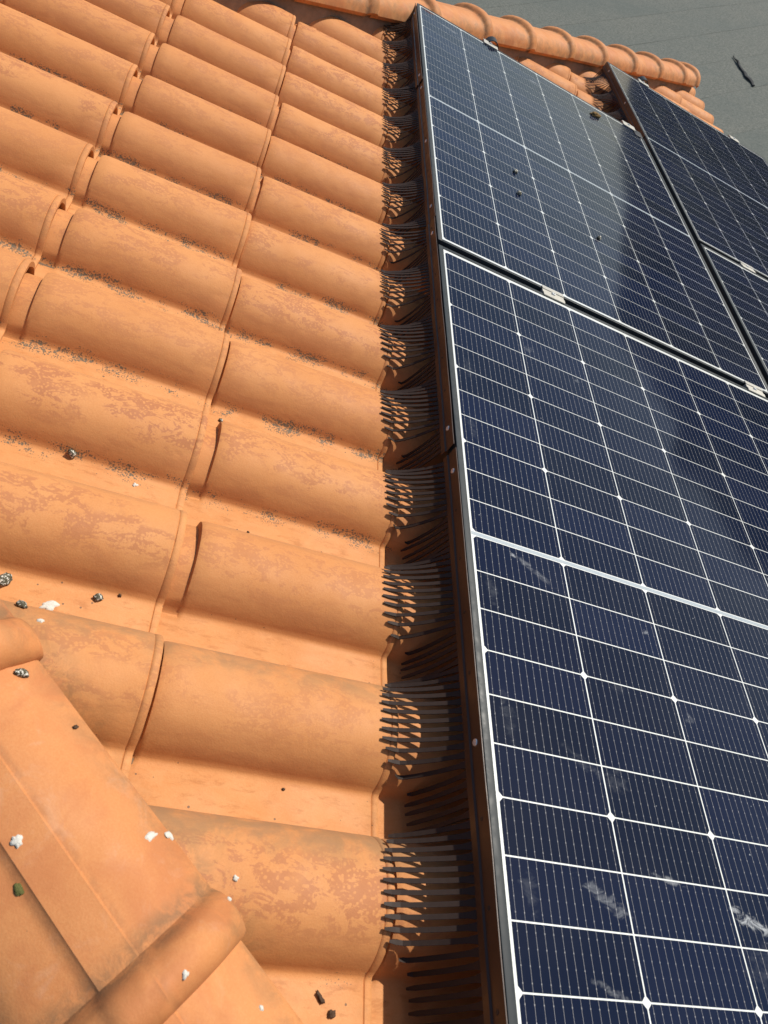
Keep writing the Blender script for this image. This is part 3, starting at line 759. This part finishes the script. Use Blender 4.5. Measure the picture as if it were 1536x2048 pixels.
# ------------------------------------------------------------------ bird combs along the panel edges
def surf_w(v):
    k = math.floor((v - V0 - FAR_E) / TW); s = v - V0 - TW * k
    return WC - prof(s) + 0.006 if s < TW + FAR_E else WC + HB
rivet_me = disc_mesh('rivet', 0.0052, 0.0016, M_RIVET)
hole_me = disc_mesh('screw_hole', 0.0030, 0.0004, M_BLACK, 10)  # flat black discs stand for the dark inside of the holes
ROOT_W = 0.036
def comb(u0, va, vb, du, holes, rivets, label, seed):
    rg = random.Random(seed)
    e = empty('bird_comb', M @ Matrix.Translation((u0, 0, 0)))
    tag(e, label, 'bird comb', 'brown plastic bird combs along the panel edges')
    # strip: thin band against the frame with a crease, slightly wavy
    n = max(8, int((vb - va) / 0.03)); V, F = [], []
    pr = [(0.0, -0.001), (-0.0008, 0.010), (-0.0012, 0.0225), (-0.0040, 0.0240), (-0.0040, 0.0300), (-0.0046, ROOT_W)]
    def off(v): return du + 0.0016 * noise.noise(Vector((v * 7, seed, 0)))
    for i in range(n + 1):
        v = va + (vb - va) * i / n; o_ = off(v)
        for (x, w) in pr: V.append((x - o_, -v, -w))
        for (x, w) in pr: V.append((x - o_ - 0.0014, -v, -w))
    m = len(pr)
    for i in range(n):
        a = i * 2 * m; b = a + 2 * m
        for j in range(m - 1):
            F += [(a + j, a + j + 1, b + j + 1, b + j), (a + m + j, b + m + j, b + m + j + 1, a + m + j + 1)]
        F += [(a, b, b + m, a + m), (a + m - 1, a + 2 * m - 1, b + 2 * m - 1, b + m - 1)]
    for a in (0, n * 2 * m):
        for j in range(m - 1): F.append((a + j, a + j + 1, a + m + j + 1, a + m + j))
    strip = obj('strip', mesh_from('strip', V, F, M_STRIP, 40), e)
    rotx = Matrix.Rotation(R(-90), 4, 'Y')
    for v in rivets:
        o = obj('rivet', rivet_me, strip); o.matrix_local = Matrix.Translation((-0.0024 - off(v), -v, -0.013)) @ rotx
    for v in holes:
        if va < v < vb:
            o = obj('screw_hole', hole_me, strip); o.matrix_local = Matrix.Translation((-0.0026 - off(v), -v, -0.014)) @ rotx
    # teeth
    pitch = 0.01305; nt = int((vb - va - 0.006) / pitch)
    skew_n = rg.uniform(0, 50)
    for i in range(nt):
        v = va + 0.006 + pitch * (i + 0.5); L = 0.1145 + 0.006 * noise.noise(Vector((v * 2.6, seed, 4.4))) + rg.uniform(-0.0015, 0.0015)
        wd = 0.0064
        uo = -0.0052 - off(v)
        skew = 0.004 * noise.noise(Vector((v * 5.0, skew_n, 0))) + rg.uniform(-0.001, 0.001)
        # teeth beside a crown slide towards its lower flank
        dmax = max(surf_w(v + 0.005 + q * skew) * -1 for q in (0, .5, 1)) * -1 - 0.0045
        NS = 10; V, F = [], []
        D = dmax - ROOT_W
        hang = R(19 + rg.uniform(-2, 2))
        def bez(X, D):            # drops steeply from the strip, then lies along the tile
            c = (-0.003 - 0.42 * X, 0.74 * D)
            return [(2 * (1 - q) * q * c[0] - q * q * X, 2 * (1 - q) * q * c[1] + q * q * D) for q in [i_ / NS for i_ in range(NS + 1)]]
        def length(c): return sum(math.hypot(c[i_ + 1][0] - c[i_][0], c[i_ + 1][1] - c[i_][1]) for i_ in range(len(c) - 1))
        if D > L * math.cos(hang):
            cx = [(-math.sin(hang * (0.5 + 0.5 * q / NS)) * L * q / NS, math.cos(hang * (0.5 + 0.5 * q / NS)) * L * q / NS) for q in range(NS + 1)]
        else:
            lo, hi = 0.0, L
            for _ in range(18):
                mid = (lo + hi) / 2
                if length(bez(mid, D)) < L: lo = mid
                else: hi = mid
            cx = bez(lo, D)
        for q, (a, b) in enumerate(cx):
            tt = q / NS
            lim = min(surf_w(v + skew * tt ** 1.3 + h_) for h_ in (-0.003, 0.0, 0.003)) - 0.006 - (0.0022 if u0 + uo + a < -0.088 else -0.003)
            b = min(b, lim - ROOT_W)
            hw = wd / 2 * (1.0 - 0.12 * tt if q < NS else 0.5)
            if q == 0: hw = pitch / 2 * 0.80
            if q == 1: hw = wd / 2 * 1.05
            na = (cx[min(q + 1, NS)][0] - cx[max(q - 1, 0)][0], cx[min(q + 1, NS)][1] - cx[max(q - 1, 0)][1])
            ln = math.hypot(*na); nx, nw = -na[1] / ln, na[0] / ln       # outward (away from the roof)
            T = 0.0008
            dv = skew * tt ** 1.3
            for (sv, st) in ((-1, 1), (1, 1), (1, -1), (-1, -1)):
                V.append((uo + a + nx * T * st, -(v + dv + sv * hw), -(ROOT_W + b + nw * T * st)))
        for q in range(NS):
            a = 4 * q; b = a + 4
            for k in range(4): F.append((a + k, a + (k + 1) % 4, b + (k + 1) % 4, b + k))
        F += [(0, 1, 2, 3), (4 * NS, 4 * NS + 3, 4 * NS + 2, 4 * NS + 1)]
        obj('tooth', mesh_from('tooth', V, F, M_TOOTH), e)
    return e
holes = [1.118 - 0.1025 * i for i in range(-6, 40)]
comb(UE - 0.0012, 0.672, 1.742, 0.0, [h for h in holes if min(abs(h - r) for r in (1.223, 0.72)) > 0.03], [1.223, 0.72], 'brown comb strip nearest the viewer, along the near panel', 1)
comb(UE - 0.0012, -0.145, 0.664, 0.003, holes, [0.612, -0.085], 'brown comb strip along the far half of the near panel, second from the viewer', 2)
comb(UE - 0.0012, -1.06, -0.152, 0.0, holes, [-0.22, -0.99, -0.6], 'brown comb strip along the lower part of the second panel, third from the viewer', 3)
comb(UE - 0.0012, V2, -1.03, 0.004, holes, [-1.09, -1.7], 'brown comb strip ending at the far hip, fourth from the viewer', 4)
comb(U3 - 0.0012, V3, V2 - 0.01, 0.0, holes, [V3 + 0.1, V3 + 0.5], 'dark brown comb strip on the exposed side of the farthest panel', 5)

# ------------------------------------------------------------------ small things lying on tiles and glass
bpy.context.view_layer.update()
dg = bpy.context.evaluated_depsgraph_get()
nrm = (M.to_3x3() @ Vector((0, 0, 1)))
def drop(u, v):
    o = M @ Vector((u, -v, 0.5))
    hit, loc, n, *_ = sc.ray_cast(dg, o, -nrm)
    return (loc, n) if hit else (M @ Vector((u, -v, -0.1)), nrm)
def lump(name, rx, ry, rz, mat, seed, rough=0.35, sub=3):
    bm = bmesh.new(); bmesh.ops.create_icosphere(bm, subdivisions=sub, radius=1.0)
    for v in bm.verts:
        n = noise.fractal(v.co * 1.6 + Vector((seed * 3.1, seed, 0)), 0.8, 2.1, 4)
        v.co = v.co * (1 + rough * n)
        v.co = Vector((v.co.x * rx, v.co.y * ry, max(v.co.z, -0.55) * rz))
    me = bpy.data.meshes.new(name); bm.to_mesh(me); bm.free(); me.materials.append(mat)
    for p in me.polygons: p.use_smooth = True
    return me
def splat(name, r, mat, seed, stretch=1.0):
    """thin dried splash: a ragged flat crust with its own thickness"""
    n = 30; V, F = [], []
    rad = [r * (0.58 + 0.45 * noise.noise(Vector((math.cos(2 * math.pi * i / n) * 1.3, math.sin(2 * math.pi * i / n) * 1.3, seed * 2.3))) + 0.08 * noise.noise(Vector((i * 0.9, seed, 1)))) for i in range(n)]
    for k, (f, z) in enumerate(((1.0, -0.0012), (0.9, 0.0007), (0.45, 0.0016))):
        for i in range(n):
            a = 2 * math.pi * i / n
            V.append((rad[i] * f * math.cos(a) * stretch, rad[i] * f * math.sin(a), z + 0.0005 * noise.noise(Vector((i, k, seed)))))
    for k in range(2):
        for i in range(n): F.append((k * n + i, k * n + (i + 1) % n, (k + 1) * n + (i + 1) % n, (k + 1) * n + i))
    F.append(tuple(range(2 * n, 3 * n)))
    return mesh_from(name, V, F, mat, 60)
def put(name, me, u, v, label, cat, rz=0.0, lift=0.0, group=None):
    loc, n = drop(u, v)
    q = n.to_track_quat('Z', 'X').to_matrix().to_4x4()
    o = obj(name, me, mw=Matrix.Translation(loc + n * lift) @ q @ Matrix.Rotation(R(rz), 4, 'Z'))
    return tag(o, label, cat, group)
G1, G2, G3 = 'dried bird droppings on the tiles', 'white dropping splashes on the tiles', 'dark debris crumbs'
put('bird_dropping', lump('bird_dropping', 0.0103, 0.0078, 0.0070, M_PELLET, 1), -0.652, 1.064, 'largest dark dropping with white streaks, in the tile channel at the left edge', 'dropping', 60, .004, G1)
put('bird_dropping', lump('bird_dropping', 0.0061, 0.0053, 0.0049, M_PELLET, 2), -0.532, 1.058, 'round dark dropping alone in the channel just above the near hip', 'dropping', 10, .003, G1)
put('bird_dropping', lump('bird_dropping', 0.0070, 0.0057, 0.0049, M_PELLET, 3), -0.628, 0.820, 'greenish dark dropping alone in the channel two rows above the near hip', 'dropping', 30, .003, G1)
put('bird_dropping', lump('bird_dropping', 0.0090, 0.0057, 0.0045, M_PELLET, 4), -0.619, 1.120, 'long black and white dropping on the barrel above the near hip', 'dropping', 70, .003, G1)
put('bird_dropping', lump('bird_dropping', 0.0086, 0.0049, 0.0045, M_PELLET, 5), -0.591, 1.247, 'dark dropping with a white end lying on the near hip cap', 'dropping', -10, .003, G1)
put('bird_dropping', lump('bird_dropping', 0.0039, 0.0034, 0.0031, M_PELLET, 6), -0.415, 0.637, 'small dark dropping beside the tile joint in the middle of the roof', 'dropping', 0, .002, G1)
put('dropping_splash', splat('dropping_splash', 0.0115, M_WHITE, 1, 1.7), -0.590, 1.086, 'long white splash above the long black and white dropping', 'splash', 20, .0006, G2)
put('dropping_splash', splat('dropping_splash', 0.0065, M_WHITE, 2), -0.591, 1.141, 'small white splash on the barrel just above the near hip', 'splash', 0, .0006, G2)
put('dropping_splash', splat('dropping_splash', 0.0065, M_WHITE, 3, 1.2), -0.526, 0.844, 'white splash in the channel right of the greenish dropping', 'splash', 40, .0006, G2)
put('bird_dropping', lump('bird_dropping', 0.0041, 0.0037, 0.0033, M_WHITE, 9), -0.552, 0.648, 'small white dropping in a lichen spotted channel at the left', 'dropping', 0, .002, G1)
put('dropping_splash', splat('dropping_splash', 0.0094, M_WHITE, 4), -0.399, 1.385, 'bright white splash on the edge of the near hip cap', 'splash', 0, .0010, G2)
put('dropping_splash', splat('dropping_splash', 0.0079, M_WHITE, 5, 1.8), -0.418, 1.391, 'thin trailing splash beside the bright one on the hip cap edge', 'splash', 30, .0006, G2)
put('dropping_splash', splat('dropping_splash', 0.0061, M_WHITE, 6), -0.307, 1.407, 'white splash on the barrel beside the hip cap collar', 'splash', 0, .0006, G2)
put('dropping_splash', splat('dropping_splash', 0.0045, M_WHITE, 7), -0.328, 1.443, 'white spot on the collar of the near hip cap', 'splash', 0, .0006, G2)
put('dropping_splash', splat('dropping_splash', 0.0058, M_WHITE, 8), -0.375, 1.520, 'white spot on the roll of the near hip cap at the bottom', 'splash', 0, .0006, G2)
put('dropping_splash', splat('dropping_splash', 0.0050, M_WHITE, 9), -0.284, 1.536, 'white spot on the lowest hip cap at the bottom edge', 'splash', 0, .0006, G2)
put('dropping_splash', splat('dropping_splash', 0.0079, M_WHITE, 10, 1.4), -0.545, 1.416, 'faint white splash on the back of the near hip cap at the left edge', 'splash', 0, .0005, G2)
put('moss_tuft', lump('moss_tuft', .0060, .0040, .0012, simple('green_moss', (0.12, 0.12, 0.04), 0.9, 0, 0.1, 0.4, 300, 0.6), 11), -0.531, 1.455, 'small green moss tuft in the crease of the near hip cap', 'moss', 30, .001)
put('debris_crumb', lump('debris_crumb', 0.0071, 0.0030, 0.0024, M_BROWN, 12, .6), -0.172, 1.508, 'long dark crumb in the bottom channel beside the comb', 'debris', -50, .002, G3)
put('debris_crumb', lump('debris_crumb', 0.0049, 0.0036, 0.0025, M_BROWN, 13, .6), -0.157, 1.523, 'ragged dark crumb just below the long one in the bottom channel', 'debris', 20, .002, G3)
put('debris_crumb', lump('debris_crumb', 0.0034, 0.0021, 0.0019, M_BROWN, 14, .6), -0.521, 1.290, 'small dark crumb on the face of the near hip cap', 'debris', 20, .001, G3)
put('debris_crumb', lump('debris_crumb', 0.0023, 0.0019, 0.0016, M_BROWN, 15, .6), -0.505, 1.046, 'small dark crumb right of the round dropping in the channel', 'debris', 20, .001, G3)
put('debris_crumb', lump('debris_crumb', 0.0021, 0.0018, 0.0016, M_BROWN, 16, .6), -0.345, 0.900, 'tiny dark crumb in the channel beside the open middle joint', 'debris', 0, .001, G3)
put('debris_crumb', lump('debris_crumb', 0.0021, 0.0018, 0.0016, M_BROWN, 17, .6), -0.238, 1.275, 'tiny dark crumb in the channel near the comb', 'debris', 0, .001, G3)
put('debris_crumb', lump('debris_crumb', .026, .014, .010, simple('tan_clump', (0.22, 0.14, 0.06), 0.9, 0, 0.1, 0.6, 220, 0.6), 18, .5), 0.836, -1.684, 'tan clump of dirt near the far edge of the second panel', 'debris', 20, .004, 'clumps on the second panel')
put('debris_crumb', lump('debris_crumb', .0075, .0065, .0070, M_PELLET, 19), 0.293, -0.674, 'pale pellet on the second panel, farther of the left pair', 'debris', 20, .003, 'clumps on the second panel')
put('debris_crumb', lump('debris_crumb', .0080, .0065, .0065, M_PELLET, 20), 0.287, -0.531, 'pale pellet on the second panel, nearer of the left pair', 'debris', 20, .003, 'clumps on the second panel')
put('debris_crumb', lump('debris_crumb', .0075, .0065, .0065, M_PELLET, 21), 0.58, -0.505, 'pale pellet alone near the right side of the second panel', 'debris', 20, .003, 'clumps on the second panel')
# broken clay piece wedged under the far hip
def shard():
    V = [(-.05, -.02, 0), (.045, -.028, 0), (.055, .02, 0), (-.03, .03, 0), (-.045, -.018, .026), (.04, -.024, .022), (.05, .016, .024), (-.028, .026, .028)]
    return mesh_from('tile_shard', V, [(0, 1, 2, 3), (4, 7, 6, 5), (0, 4, 5, 1), (1, 5, 6, 2), (2, 6, 7, 3), (3, 7, 4, 0)], M_CAP)
put('tile_shard', shard(), -0.40, -1.36, 'broken piece of clay wedged under the far hip caps', 'tile shard', 15, .002)
